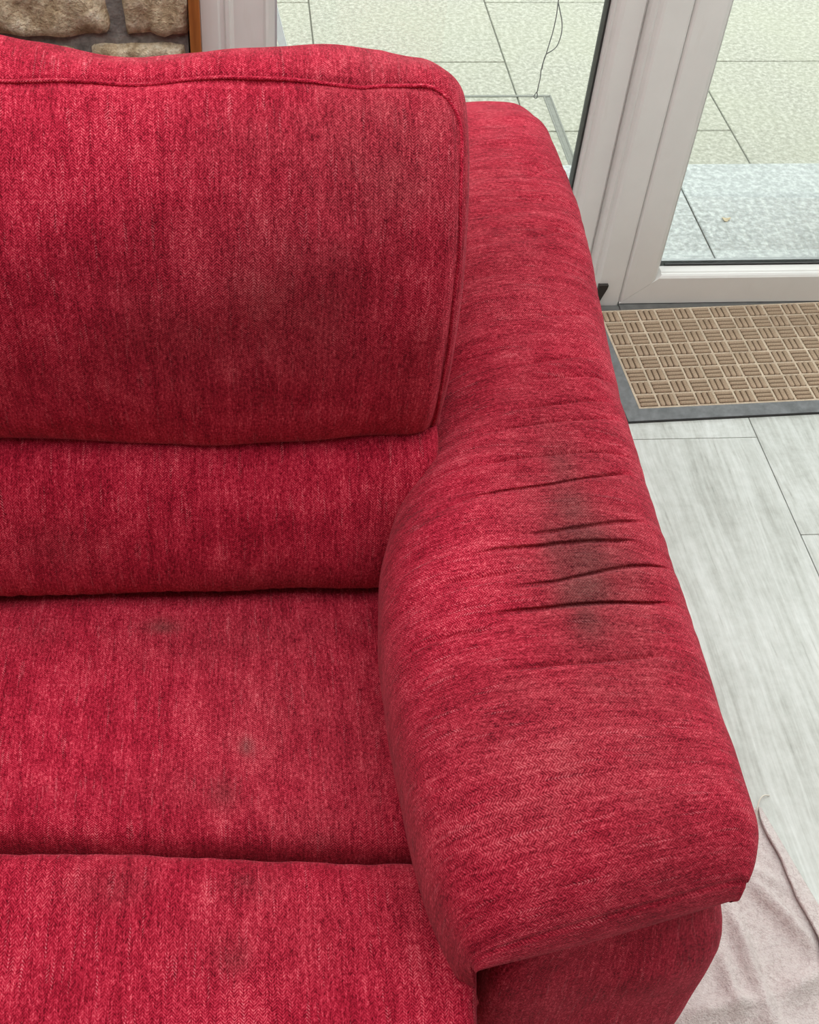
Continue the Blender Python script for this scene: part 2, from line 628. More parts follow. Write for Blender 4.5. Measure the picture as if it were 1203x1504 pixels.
# ------------------------------------------------------------------ the room shell
X0, X1, Y0, YW = -2.1, 2.7, -2.3, 2.0
floor = box('floor', (X0, Y0, -0.06), (X1, YW + 0.06, -0.0035), M_SUBFLOOR)
tag(floor, 'pale grey wood-effect plank floor of the room', kind='structure')
PLW, PLL, GAP = 0.300, 1.22, 0.0016
bm = bmesh.new()
bm_box(bm, (GAP / 2, GAP / 2, -0.012), (PLW - GAP / 2, PLL - GAP / 2, 0.0), 0.0007, 1)
plank_me = from_bm('plank', bm)
plank_me.materials.append(M_PLANK)
end_at = {0: 1.582, 1: 1.337, -1: 1.20, 2: 1.70, -2: 1.52, 3: 1.40}
for ci in range(-11, 7):
    xa = 0.955 + (ci - 1) * PLW
    if xa < X0 - 0.2 or xa > X1:
        continue
    ye = end_at.get(ci, 1.582 - 0.4 * (ci % 3))
    for k in range(-4, 2):
        ya = ye + k * PLL
        if ya > YW or ya + PLL < Y0:
            continue
        o = bpy.data.objects.new('plank', plank_me)
        y_lo, y_hi = max(ya, Y0), min(ya + PLL, YW + 0.055)
        o.location = (xa, y_lo, 0)
        o.scale = (1, (y_hi - y_lo) / PLL, 1)
        o.parent = floor
        col.objects.link(o)

tag(box('wall_left', (X0 - 0.12, Y0, 0), (X0, YW, CEIL_Z), M_PLASTER), 'plain off-white plaster side wall behind the sofa end', kind='structure')
tag(box('wall_right', (X1, Y0, 0), (X1 + 0.12, YW, CEIL_Z), M_PLASTER), 'plain off-white plaster side wall beyond the door', kind='structure')
tag(box('wall_front', (X0, Y0 - 0.12, 0), (X1, Y0, CEIL_Z), M_PLASTER), 'plain off-white plaster wall facing the glazing', kind='structure')
bm = bmesh.new()
bm_box(bm, (X0 - .12, Y0 - .12, CEIL_Z), (X1 + .12, ROOF[2], CEIL_Z + .1))
bm_box(bm, (X0 - .12, ROOF[3], CEIL_Z), (X1 + .12, YW + .12, CEIL_Z + .1))
bm_box(bm, (X0 - .12, ROOF[2], CEIL_Z), (ROOF[0], ROOF[3], CEIL_Z + .1))
bm_box(bm, (ROOF[1], ROOF[2], CEIL_Z), (X1 + .12, ROOF[3], CEIL_Z + .1))
tag(link('ceiling', from_bm('ceiling', bm), M_PLASTER), 'white plaster ceiling around a large unseen opening added to let in sky light', kind='structure')

# back wall: fieldstone on the left, plaster above and beyond the glazing
GX0, GX1, GH = -0.069, 2.10, 2.12
wb = box('wall_back', (X0, 1.983, 0), (-0.092, 2.12, CEIL_Z), M_MORTAR)
tag(wb, 'rough brown fieldstone wall with grey mortar beside the glazing', kind='structure')
box('lintel', (-0.092, 2.0, GH), (X1, 2.12, CEIL_Z), M_PLASTER, wb)
box('end_pier', (GX1, 2.0, 0), (X1, 2.12, GH), M_PLASTER, wb)


def stone_mesh(seed, w, h, dep=0.035):
    r = np.random.default_rng(seed)
    nx, nz = max(5, int(w / 0.012)), max(4, int(h / 0.012))
    bm = bmesh.new()
    ph = r.uniform(0, 6.28, 12)
    rows = []
    for j in range(nz + 1):
        row = []
        for i in range(nx + 1):
            a, b = i / nx * 2 - 1, j / nz * 2 - 1
            # rounded, irregular outline
            sx = 1 - 0.05 * abs(b) ** 6 + 0.016 * math.sin(3 * b + ph[0]) + 0.01 * math.sin(7 * b + ph[1])
            sz = 1 - 0.10 * abs(a) ** 6 + 0.03 * math.sin(2.4 * a + ph[2]) + 0.02 * math.sin(6 * a + ph[3])
            edge = max(abs(a), abs(b))
            y = -dep * (1 - edge ** 7) ** 0.6 if edge < 1 else 0.012
            y += (0.006 * math.sin(5 * a + ph[4]) * math.sin(4 * b + ph[5]) + 0.004 * math.sin(11 * a + ph[6] + 5 * b)) * (edge < 1)
            row.append(bm.verts.new((a * w / 2 * sx, y, b * h / 2 * sz)))
        rows.append(row)
    for j in range(nz):
        for i in range(nx):
            bm.faces.new((rows[j][i], rows[j][i + 1], rows[j + 1][i + 1], rows[j + 1][i]))
    back = [rows[0][i] for i in range(nx + 1)] + [rows[j][nx] for j in range(1, nz + 1)] + [rows[nz][i] for i in range(nx - 1, -1, -1)] + [rows[j][0] for j in range(nz - 1, 0, -1)]
    bm.faces.new(back[::-1])
    bmesh.ops.recalc_face_normals(bm, faces=bm.faces)
    me = from_bm('stone', bm)
    me.materials.append(M_STONE)
    me.polygons.foreach_set('use_smooth', [True] * len(me.polygons))
    return me


def put_stone(me, x, z, sx=1, sz=1):
    o = bpy.data.objects.new('stone', me)
    o.location = (x, 2.0, z)
    o.scale = (sx, 1, sz)
    o.parent = wb
    col.objects.link(o)


def px_stone(seed, u0, v0, u1, v1):
    a, b = on_y(u0 - 3, v0 - 2, 1.975), on_y(u1 + 3, v1 + 2, 1.975)
    put_stone(stone_mesh(seed, b.x - a.x, a.z - b.z), (a.x + b.x) / 2, (a.z + b.z) / 2)


px_stone(1, -70, -75, 167, 58)
px_stone(2, 168, -70, 284, 58)
px_stone(3, 128, 61, 279, 110)
px_stone(4, -90, 66, 118, 125)
variants = [stone_mesh(20 + k, 0.24, 0.105) for k in range(6)]
zrow = 0.06
ri = 0
while zrow < CEIL_Z - 0.05:
    hrow = [0.105, 0.085, 0.125, 0.095][ri % 4]
    x = -0.105 - (0.0 if ri % 2 else 0.06)
    while x > X0 + 0.05:
        wdt = random.uniform(0.15, 0.30)
        xc = x - wdt / 2
        if xc - wdt / 2 < X0:
            break
        # keep clear of the four stones placed above
        if not (xc + wdt / 2 > -0.42 and zrow + hrow / 2 > 0.47 and zrow - hrow / 2 < 0.77):
            put_stone(random.choice(variants), xc, zrow, (wdt - 0.016) / 0.24, (hrow - 0.014) / 0.105)
        x -= wdt
    zrow += hrow
    ri += 1

# wooden edge trim between stone and frame
tr = box('trim_1', (-0.0885, 1.962, 0), (-0.0695, 2.10, GH), M_WOOD, None, 0.002)
tag(tr, 'brown stained timber strip between stone wall and white frame', kind='structure')

# ---- fixed window
win = tag(empty('window_1', (0.3, 2.04, 0)), 'tall fixed white-framed window behind the red sofa', kind='structure')


def child_world(o, parent):
    o.parent = parent
    o.matrix_parent_inverse = Matrix.Translation(parent.location).inverted()
    return o


PYA = 1.99      # room face of the frame
# left jamb of the window: stepped profile in plan
jl = prism('jamb', [(-0.069, 1.985), (-0.040, 1.985), (-0.036, 1.990), (-0.030, 1.990), (-0.027, 1.986), (-0.021, 1.986), (-0.018, 1.999), (-0.013, 2.003),
                    (0.038, 2.003), (0.042, 2.000), (0.047, 2.004), (0.058, 2.022), (0.058, 2.075), (-0.069, 2.075)], 'z', 0.0, GH, M_UPVC)
child_world(jl, win)
# post shared with the door side: bead, recessed leaf, proud frame edge
jr = prism('post', [(0.6455, 2.030), (0.6475, 2.018), (0.651, 2.013), (0.655, 2.0155), (0.660, 2.010), (0.668, 2.007), (0.703, 2.007), (0.7085, 2.013), (0.7105, 1.996), (0.716, 1.988), (0.721, 1.990), (0.726, 1.984), (0.731, 1.982),
                    (0.776, 1.982), (0.7800, 1.9845), (0.7815, 1.9885), (0.7815, 2.048), (0.6455, 2.048)], 'z', 0.0, GH, M_UPVC)
child_world(jr, win)
child_world(box('bottom_rail', (0.058, 2.003, 0.0), (0.646, 2.072, 0.10), M_UPVC, None, 0.003), win)
child_world(box('top_rail', (0.058, 2.003, GH - 0.08), (0.646, 2.072, GH), M_UPVC, None, 0.003), win)
child_world(box('gasket', (0.6425, 2.024, 0.10), (0.6462, 2.050, GH - 0.08), M_GASKET), win)
child_world(box('gasket', (0.058, 2.026, 0.10), (0.062, 2.052, GH - 0.08), M_SILVER), win)
child_world(box('pane', (0.060, 2.034, 0.095), (0.643, 2.040, GH - 0.075), M_GLASS), win)

# ---- door
DX1 = 1.72
door = tag(empty('door_1', (1.2, 2.03, 0)), 'white glazed door with wide bottom rail behind the doormat', kind='structure')
za, zb = 0.0105, 0.0795
MIT = (zb - za) / (0.8585 - 0.7815)
stile = prism('stile', [(0.7815, 1.987), (0.7845, 1.982), (0.7875, 1.9805), (0.838, 1.9805), (0.845, 1.983), (0.851, 1.992), (0.8585, 2.017), (0.8585, 2.07), (0.7815, 2.07)], 'z',
              lambda p: za + 0.0004 + (min(p[0], 0.8585) - 0.7815) * MIT, GH - 0.04, M_UPVC)
child_world(stile, door)
child_world(prism('stile', [(DX1, 1.9855), (DX1 + .07, 1.9855), (DX1 + .07, 2.07), (DX1, 2.07)], 'z', za, GH - 0.04, M_UPVC), door)
rail = prism('bottom_rail', [(1.9805, za), (1.9805, zb - 0.006), (1.9835, zb - 0.002), (1.988, zb), (1.992, zb - 0.0008), (1.996, zb + 0.0006), (2.016, zb), (2.0175, zb - 0.002), (2.018, 0.058), (2.07, 0.05), (2.07, za)], 'x',
             lambda p: 0.7818 + (p[1] - za) / MIT, DX1 + 0.004, M_UPVC)
child_world(rail, door)
child_world(box('top_rail', (0.858, 1.9815, GH - 0.12), (DX1, 2.07, GH - 0.04), M_UPVC, None, 0.003), door)
child_world(box('gasket', (0.872, 2.0178, 0.058), (DX1, 2.0215, 0.0822), M_GASKET), door)
child_world(box('spacer_bar', (0.8588, 2.040, 0.054), (DX1, 2.046, 0.0755), M_ALU), door)
child_world(box('pane', (0.856, 2.0218, 0.058), (DX1 + 0.005, 2.028, GH - 0.115), M_GLASS), door)
child_world(box('frame_head', (0.646, 1.99, GH - 0.04), (GX1, 2.075, GH), M_UPVC, None, 0.002), door)
child_world(prism('frame_post', [(DX1 + .073, 1.982), (GX1, 1.982), (GX1, 2.075), (DX1 + .073, 2.075)], 'z', 0, GH, M_UPVC), door)
child_world(box('threshold', (0.781, 1.962, 0.0), (DX1 + 0.073, 2.075, 0.0085), M_THRESH, None, 0.002), door)
th2 = box('threshold', (0.646, 1.962, 0.0), (0.781, 1.981, 0.006), M_THRESH, None, 0.002)
child_world(th2, door)
# small black keeper at the foot of the post
kp = prism('keeper', [(0.7275, 0.062), (0.7475, 0.062), (0.7465, 0.054), (0.7345, 0.016), (0.7275, 0.016)], 'y', 1.974, 1.9825, M_BLACKPL)
child_world(kp, door)

# ------------------------------------------------------------------ outside: patio, step, cover
PZ = -0.21
K = (CAM.z - PZ) / 1.60
patio = box('patio', (-3.0, 2.10, PZ - 0.08), (5.0, 7.2, PZ - 0.004), M_JOINT)
tag(patio, 'patio of large speckled cream pavers seen through the glass', kind='structure')
PVW, PVL = 0.5835 * K / 1.10 * 1.0, 0.84
jx = [0.205 * K, 0.7405 * K, 1.282 * K]
PVW = (jx[2] - jx[0]) / 2
bm = bmesh.new()
bm_box(bm, (-PVW / 2 + 0.0022, -PVL / 2 + 0.0022, -0.03), (PVW / 2 - 0.0022, PVL / 2 - 0.0022, 0), 0.002, 1)
pv_me = from_bm('paver', bm)
pv_me.materials.append(M_PAVER)
ja = 3.170 * K
jb = 3.552 * K
for ci in range(-5, 8):
    xc = jx[0] + (ci + 0.5) * PVW
    y0 = ja if ci % 2 == 0 else jb
    for k in range(-3, 6):
        yc = y0 + (k + 0.5) * PVL
        if yc - PVL / 2 < 1.7 or yc + PVL / 2 > 7.4:
            continue
        o = bpy.data.objects.new('paver', pv_me)
        o.location = (xc, yc, PZ)
        o.rotation_euler = (0, 0, math.pi * (random.random() < 0.5))
        o.parent = patio
        col.objects.link(o)
lawn = box('ground', (-14, 7.2, PZ - 0.2), (16, 22, PZ - 0.02), M_LAWN)
tag(lawn, 'mown green lawn beyond the patio', kind='structure')

SZ = -0.035
ks = (CAM.z - SZ) / 1.60
step = box('patio_step', (-3.0, 2.085, PZ), (5.0, 2.605, SZ - 0.02), M_JOINT)
tag(step, 'blue-grey speckled tiled step outside the door', kind='structure')
sx = 1.0745 * ks
for k in range(-6, 7):
    a, b = sx + k * 0.60, sx + (k + 1) * 0.60
    box('tile', (a + 0.002, 2.08, SZ - 0.022), (b - 0.002, 2.625 * ks, SZ), M_STEP, step, 0.002, 1)

# recessed inspection cover frame in the patio (flush steel edging)
ca = on_z(806.5, 140.5, PZ)
cov = empty('inspection_cover', (ca.x - 0.30, ca.y - 0.3, PZ))
tag(cov, 'flush square steel-edged inspection cover set in the patio pavers', 'drain cover')
cl = 0.6


def cov_bar(lo, hi):
    o = box('edging', lo, hi, M_COVER, None, 0.001, 1)
    o.parent = cov


cov_bar((-0.32, 0.292, -0.02), (0.30, 0.303, 0.002))
cov_bar((0.281, -0.32, -0.02), (0.287, 0.292, 0.002))
cov_bar((0.287, -0.32, -0.02), (0.3005, 0.292, 0.0005))
cov_bar((0.3005, -0.32, -0.02), (0.306, 0.303, 0.002))
cov_bar((-0.32, -0.32, -0.02), (-0.309, 0.292, 0.002))

# thin wire with a looped end hanging outside the window
wy = 2.13
wp = [(640 + a / 4.627, b / 4.627) for a, b in ((834, 0), (826, 70), (812, 150), (790, 240), (768, 310), (750, 370), (730, 425), (716, 480), (712, 525), (700, 575), (690, 625))]
p3 = [on_y(u, v, wy) for u, v in wp]
top = Vector((p3[0].x + 0.03, wy - 0.02, GH + 0.02))
wire = empty('hanging_wire', (p3[-1].x, wy, 0.4))
tag(wire, 'thin grey twisted wire with looped end hanging outside the window', 'wire')
main = catmull([tuple(top), tuple(p3[0] * 0.5 + top * 0.5)] + [tuple(p) for p in p3], False, 120)[0]
child_world(link('strand', tube_mesh('strand', main, 0.0011, 6), M_WIRE, None, True), wire)
lp = [(640 + a / 4.627, b / 4.627) for a, b in ((834, 20), (845, 75), (857, 140), (858, 200), (846, 260), (820, 318), (785, 348), (752, 368), (736, 405), (722, 470))]
child_world(link('strand', tube_mesh('strand', catmull([tuple(on_y(u, v, wy + 0.001)) for u, v in lp], False, 90)[0], 0.0011, 6), M_WIRE, None, True), wire)
le = [(640 + a / 4.627, b / 4.627) for a, b in ((690, 622), (672, 645), (669, 660), (680, 668), (691, 660), (691, 645), (686, 622))]
child_world(link('end_loop', tube_mesh('end_loop', catmull([tuple(on_y(u, v, wy)) for u, v in le], False, 50)[0], 0.001, 6), M_WIRE, None, True), wire)

lf = on_z(1066, 323, SZ)
bm = bmesh.new()
top_, bot_ = [], []
for k in range(14):
    an = 2 * math.pi * k / 14
    rr = 0.0075 * (1 + 0.25 * math.sin(3 * an + 1))
    x_, y_ = rr * math.cos(an) * 1.25, rr * math.sin(an)
    zc_ = 0.0022 * (x_ / 0.008) ** 2
    top_.append(bm.verts.new((x_, y_, zc_ + 0.0014)))
    bot_.append(bm.verts.new((x_, y_, zc_ + 0.0004)))
ct = bm.verts.new((0, 0, 0.0010))
cb = bm.verts.new((0, 0, 0.0001))
for k in range(14):
    j = (k + 1) % 14
    bm.faces.new((top_[k], top_[j], ct))
    bm.faces.new((bot_[j], bot_[k], cb))
    bm.faces.new((top_[j], top_[k], bot_[k], bot_[j]))
leaf = link('dry_leaf', from_bm('dry_leaf', bm), make_simple('dry_leaf_cream', (0.40, 0.33, 0.22), 0.8, 0.2, nscale=300, namp=0.2))
leaf.location = lf
tag(leaf, 'tiny curled cream leaf lying on the step outside the door', 'leaf')

# pale metal leg leaning outside by the window jamb
pa, pb = on_y(397, -10, 2.30), on_y(417.5, 75, 2.22)
dr = (pb - pa)
tt = (SZ - pa.z) / dr.z
foot = pa + dr * tt
lean = empty('folded_airer', (foot.x, foot.y, SZ))
tag(lean, 'pale grey metal frame leg leaning outside the window by the stone wall', 'clothes airer')
tp = pa - dr * 4.0


def bar(a, b, wd, dp, name, mat):
    a, b = Vector(a), Vector(b)
    ax = (b - a).normalized()
    sd = ax.cross(Vector((0, 1, 0))).normalized()
    nn = sd.cross(ax)
    bm = bmesh.new()
    vs = []
    for p in (a, b):
        vs.append([bm.verts.new(p + sd * x * wd / 2 + nn * y * dp / 2) for x, y in ((-1, -1), (1, -1), (1, 1), (-1, 1))])
    for k in range(4):
        bm.faces.new((vs[0][k], vs[0][(k + 1) % 4], vs[1][(k + 1) % 4], vs[1][k]))
    bm.faces.new(vs[0][::-1])
    bm.faces.new(vs[1])
    bmesh.ops.recalc_face_normals(bm, faces=bm.faces)
    bmesh.ops.bevel(bm, geom=list(bm.edges), offset=0.0015, segments=2, affect='EDGES')
    o = link(name, from_bm(name, bm), mat)
    child_world(o, lean)
    return o


bar(tp, foot, 0.015, 0.012, 'leg', M_SILVER)
bar(tp + Vector((-0.05, 0.03, 0)), Vector((foot.x - 0.14, foot.y + 0.10, SZ)), 0.010, 0.012, 'leg', M_SILVER)
bar(pa + dr * (tt * 0.72) + Vector((0, 0.005, 0)), pa + dr * (tt * 0.72) + Vector((-0.16, 0.10, 0)), 0.010, 0.010, 'crossbar', M_ALU)

# ------------------------------------------------------------------ the sofa
sofa = empty('sofa', (-0.26, 0.95, 0))
tag(sofa, 'red herringbone fabric recliner sofa with stained padded arm', 'sofa')
XR = 0.20            # right ends of the back cushions
CUSH = 0.565         # seat pitch


def sofa_part(name, me, parent=None, mat=None):
    o = link(name, me, mat or M_FAB, None, True)
    if parent is None:
        child_world(o, sofa)
    else:
        o.parent = parent
    return o


def warp_back(P):
    """the stitched line between head and lumbar cushion sags in the middle of the seat"""
    x = P[..., 0]
    z = P[..., 2]
    mid = -0.02
    P[..., 2] += (0.011 + 0.004 * sstep(-0.12, -0.28, x) - 0.012 * np.exp(-((x - mid) / 0.17) ** 2)) * np.exp(-((z - 0.615) / 0.05) ** 2)
    return P


def warp_front(P):
    """the gap between seat and footrest runs slightly askew"""
    w = np.exp(-((P[..., 1] - 0.545) / 0.075) ** 2) * sstep(0.25, 0.38, P[..., 2])
    P[..., 1] += w * np.interp(P[..., 0], [-0.35, -0.25, 0.2], [0.040, 0.040, 0.008])
    return P


def sweep(prof, xl, xr, r, ds=0.0035, dx=0.004, fn=None, keep=None):
    """closed YZ profile swept along x with rounded ends of radius r; returns P,U,V,a,s"""
    L0 = catmull(prof, True, 200)[2]
    q, s, L = catmull(prof, True, int(L0 / ds))
    d = np.roll(q, -1, 0) - np.roll(q, 1, 0)
    d /= np.linalg.norm(d, axis=1)[:, None]
    n = np.stack([-d[:, 1], d[:, 0]], axis=-1)        # left normal
    area = 0.5 * np.sum(q[:, 0] * np.roll(q[:, 1], -1) - np.roll(q[:, 0], -1) * q[:, 1])
    if area > 0:
        n = -n                                         # outward
    if keep is not None:                               # edges that are stitched on stay level towards the ends
        n = n.copy()
        n[:, 1] *= 1 - keep(q[:, 0], q[:, 1])
    na = 14
    th = np.linspace(0, np.pi / 2, na)
    xs, ins, us = [], [], []
    for t in th:                                       # left end: t=0 flat side
        xs.append(xl + r - r * math.cos(t))
        ins.append(r - r * math.sin(t))
        us.append(-(math.pi / 2 - t) * r)
    nmid = max(2, int((xr - xl - 2 * r) / dx))
    for t in np.linspace(0, 1, nmid + 1)[1:-1]:
        xs.append(xl + r + (xr - xl - 2 * r) * t)
        ins.append(0)
        us.append((xr - xl - 2 * r) * t)
    for t in th[::-1]:
        xs.append(xr - (r - r * math.cos(t)))
        ins.append(r - r * math.sin(t))
        us.append((xr - xl - 2 * r) + (math.pi / 2 - t) * r)
    xs, ins, us = map(np.array, (xs, ins, us))
    P = np.zeros((len(xs), len(q), 3))
    P[..., 0] = xs[:, None]
    P[..., 1] = q[None, :, 0] - n[None, :, 0] * ins[:, None]
    P[..., 2] = q[None, :, 1] - n[None, :, 1] * ins[:, None]
    A = np.repeat(us[:, None], len(q), 1)
    S = np.repeat(s[None, :], len(xs), 0)
    N = np.zeros_like(P)
    N[..., 1] = n[None, :, 0]
    N[..., 2] = n[None, :, 1]
    return P, A, S, N, L


def grime_shade_attrs(P, gl, sl):
    return {'grime_shade': soil_shade(P, gl), 'spot': soil_shade(P, sl)}


# ---- head cushion
HX0, HX1 = XR - 0.545, XR + 0.016
hp = [(0.966, 0.613), (0.948, 0.634), (0.932, 0.69), (0.924, 0.77), (0.926, 0.84), (0.944, 0.905), (0.982, 0.965), (1.030, 1.002),
      (1.075, 1.016), (1.120, 1.006), (1.175, 0.965), (1.215, 0.88), (1.225, 0.75), (1.21, 0.64), (1.15, 0.600), (1.05, 0.600)]
RH = 0.042
P, A, S, N, L = sweep(hp, HX0, HX1, RH, 0.0032, 0.0035, keep=lambda y, z: sstep(0.72, 0.66, z))
# arc length of the two seam lines
iT = np.argmin((P[60, :, 1] - 1.034) ** 2 + (P[60, :, 2] - 1.004) ** 2)
sT = S[0, iT] + 0.008
mid_len = HX1 - HX0 - 2 * RH
aR = mid_len + 0.52 * RH * math.pi / 2
aL = -0.52 * RH * math.pi / 2
rc = 0.045


def seam_dist(A, S):
    # rounded rectangle in (A,S): right/left sides at aR,aL, top at sT, open at the bottom
    cx = (aR + aL) / 2
    hx = (aR - aL) / 2
    qx = np.abs(A - cx) - (hx - rc)
    qs = S - (sT - rc)
    d = np.where((qx > 0) & (qs > 0), np.hypot(np.maximum(qx, 0), np.maximum(qs, 0)) - rc, np.maximum(qx, qs) - rc)
    return d


Sx = np.where(S > L * 0.8, S - L, S)
sd = seam_dist(A, Sx)
front = (Sx < sT + 0.1)
disp = np.where(front, -0.0042 * g(sd + 0.0042, 0.0045) - 0.002 * g(sd, 0.004), 0)
# soft pull folds falling from the top seam, lumps
fold = np.zeros_like(A)
for k in range(16):
    a0 = rng.uniform(0, mid_len)
    fold += rng.uniform(-1, 1) * g(A - a0 - 0.12 * (sT - Sx), rng.uniform(0.006, 0.014)) * np.exp(-np.clip(sT - Sx, 0, 1) / rng.uniform(0.03, 0.09)) * (Sx < sT)
disp += 0.0016 * fold
disp += 0.0035 * wav(A, Sx, 5, 5)
P += N * disp[..., None]
topw = sstep(0.93, 1.01, P[..., 2])
xx = P[..., 0]
rear = sstep(1.055, 1.11, P[..., 1])
P[..., 2] += topw * rear * (-0.013 * g(xx + 0.115, 0.075) + 0.016 * sstep(-0.20, -0.30, xx) - 0.004 * sstep(0.05, 0.2, xx))
P[..., 2] += topw * (0.35 + 0.65 * rear) * np.interp(xx, [-.25, -.21, -.165, -.1, -.035, .03, .09, .137, .17, .195], [.008, .004, .002, -.0035, -.0037, -.0018, -.003, -.0045, -.0125, -.016])
P[..., 2] += topw * (1 - rear) * (0.004 * g(xx + 0.0, 0.07))
P = warp_back(P)
gl = [((0.13, 1.0, 0.95), (0.10, 0.12, 0.085), 0.62), ((0.03, 1.0, 0.97), (0.10, 0.12, 0.03), 0.35), ((0.04, 0.93, 0.84), (0.11, 0.12, 0.13), 0.50), ((-0.06, 0.93, 0.80), (0.10, 0.12, 0.10), 0.36),
      ((-0.05, 0.92, 0.74), (0.22, 0.1, 0.05), 0.18), ((0.165, 0.93, 0.75), (0.03, 0.1, 0.12), 0.2)]
me = grid_mesh('head_cushion', P, A, S, True, True, grime_shade_attrs(P, gl, []))
head = sofa_part('head_cushion', me)
# piping along the seam
path = []
cx_, hx_ = (aR + aL) / 2, (aR - aL) / 2
for s_ in np.linspace(0.01, sT - rc, 60):
    path.append((aR, s_))
for t in np.linspace(0, math.pi / 2, 16)[1:]:
    path.append((aR - rc + rc * math.cos(t), sT - rc + rc * math.sin(t)))
for a_ in np.linspace(aR - rc, aL + rc, 70)[1:]:
    path.append((a_, sT))
for t in np.linspace(math.pi / 2, math.pi, 16)[1:]:
    path.append((aL + rc + rc * math.cos(t), sT - rc + rc * math.sin(t)))
for s_ in np.linspace(sT - rc, 0.01, 60)[1:]:
    path.append((aL, s_))


def lookup(P, A, S, a, s):
    i = np.clip(np.searchsorted(A[:, 0], a), 1, len(A) - 1)
    j = np.clip(np.searchsorted(S[0], s), 1, S.shape[1] - 1)
    fa = (a - A[i - 1, 0]) / (A[i, 0] - A[i - 1, 0])
    fs = (s - S[0, j - 1]) / (S[0, j] - S[0, j - 1])
    return (P[i - 1, j - 1] * (1 - fa) * (1 - fs) + P[i, j - 1] * fa * (1 - fs) + P[i - 1, j] * (1 - fa) * fs + P[i, j] * fa * fs)


pp = np.array([lookup(P, A, S, a + 0.0012 * math.sin(k * 0.35), s + 0.0015 * math.sin(k * 0.21)) for k, (a, s) in enumerate(path)])
pip = sofa_part('piping', tube_mesh('piping', catmull(pp, False, 420)[0], 0.0021, 8), head)

# ---- lumbar cushion
lp_ = [(0.966, 0.6185), (0.932, 0.608), (0.903, 0.576), (0.885, 0.530), (0.877, 0.485), (0.883, 0.452), (0.906, 0.428), (0.945, 0.414), (1.05, 0.41),
       (1.16, 0.43), (1.19, 0.52), (1.15, 0.600), (1.05, 0.612)]
P, A, S, N, L = sweep(lp_, XR - 0.55, XR + 0.010, 0.030, 0.0035, 0.004, keep=lambda y, z: sstep(0.54, 0.59, z))
P += N * (0.0022 * wav(A, S, 9, 4) + 0.0008 * wav(A * 4, S * 0.8, 19, 8))[..., None]
P = warp_back(P)
gl = [((-0.22, 0.9, 0.53), (0.05, 0.1, 0.03), 0.3), ((0.03, 0.9, 0.46), (0.08, 0.1, 0.03), 0.35), ((0.15, 0.93, 0.5), (0.03, 0.1, 0.08), 0.2)]
lum = sofa_part('lumbar_cushion', grid_mesh('lumbar_cushion', P, A, S, True, True, grime_shade_attrs(P, gl, [])))

# ---- seat cushion
sp_ = [(0.555, 0.315), (0.545, 0.375), (0.5465, 0.415), (0.556, 0.438), (0.580, 0.4485), (0.64, 0.455), (0.74, 0.452), (0.83, 0.444), (0.90, 0.430),
       (0.96, 0.405), (0.99, 0.36), (0.97, 0.31), (0.75, 0.29)]
P, A, S, N, L = sweep(sp_, XR - 0.55, XR + 0.002, 0.03, 0.0035, 0.004)
P += N * (0.0035 * wav(A, S, 21, 4))[..., None]
P = warp_front(P)
P[..., 2] += -0.004 * g(P[..., 0] + 0.05, 0.16) * sstep(0.40, 0.44, P[..., 2]) * sstep(0.93, 0.8, P[..., 1])


def seat_pt(u, v, z=0.45):
    p = on_z(u, v, z)
    return (p.x, p.y, p.z)


gl = [(seat_pt(430, 1060), (0.12, 0.16, 0.06), 0.36), (seat_pt(380, 930), (0.16, 0.06, 0.06), 0.36), (seat_pt(520, 1100), (0.07, 0.14, 0.06), 0.40), (seat_pt(330, 1150), (0.10, 0.05, 0.06), 0.30),
      (seat_pt(235, 912), (0.032, 0.018, 0.06), 0.55), (seat_pt(460, 1200), (0.10, 0.04, 0.05), 0.35), (seat_pt(60, 925), (0.04, 0.03, 0.05), 0.2)]
sl = [(seat_pt(361, 1097), (0.0075, 0.0125, 0.05), 0.62), (seat_pt(238, 913), (0.013, 0.009, 0.05), 0.42), (seat_pt(328, 1165), (0.012, 0.016, 0.05), 0.28), (seat_pt(475, 1225), (0.02, 0.008, 0.05), 0.2)]
seat = sofa_part('seat_cushion', grid_mesh('seat_cushion', P, A, S, True, True, grime_shade_attrs(P, gl, sl)))

# ---- footrest flap at the front of the seat
fp = [(0.5435, 0.330), (0.5425, 0.405), (0.538, 0.428), (0.522, 0.4395), (0.49, 0.446), (0.44, 0.449), (0.39, 0.444), (0.345, 0.424), (0.318, 0.385),
      (0.310, 0.32), (0.315, 0.22), (0.335, 0.13), (0.38, 0.115), (0.45, 0.15), (0.52, 0.24)]
P, A, S, N, L = sweep(fp, XR - 0.55, XR - 0.003, 0.016, 0.0035, 0.004)
P += N * (0.003 * wav(A, S, 33, 4) + 0.0008 * wav(A * 2, S, 35, 9))[..., None]
P = warp_front(P)
P[..., 0] += 0.0025 * np.sin(P[..., 1] * 60) * sstep(XR - 0.05, XR, P[..., 0])
gl = [(seat_pt(160, 1300), (0.05, 0.03, 0.05), 0.38), (seat_pt(370, 1300), (0.05, 0.03, 0.05), 0.34), (seat_pt(340, 1400), (0.03, 0.03, 0.05), 0.34), (seat_pt(620, 1330), (0.05, 0.06, 0.06), 0.3),
      (seat_pt(430, 1360), (0.14, 0.06, 0.05), 0.2)]
sl = [(seat_pt(360, 1290), (0.008, 0.008, 0.05), 0.25), (seat_pt(345, 1410), (0.012, 0.010, 0.05), 0.22)]
flap = sofa_part('footrest', grid_mesh('footrest', P, A, S, True, True, grime_shade_attrs(P, gl, sl)))


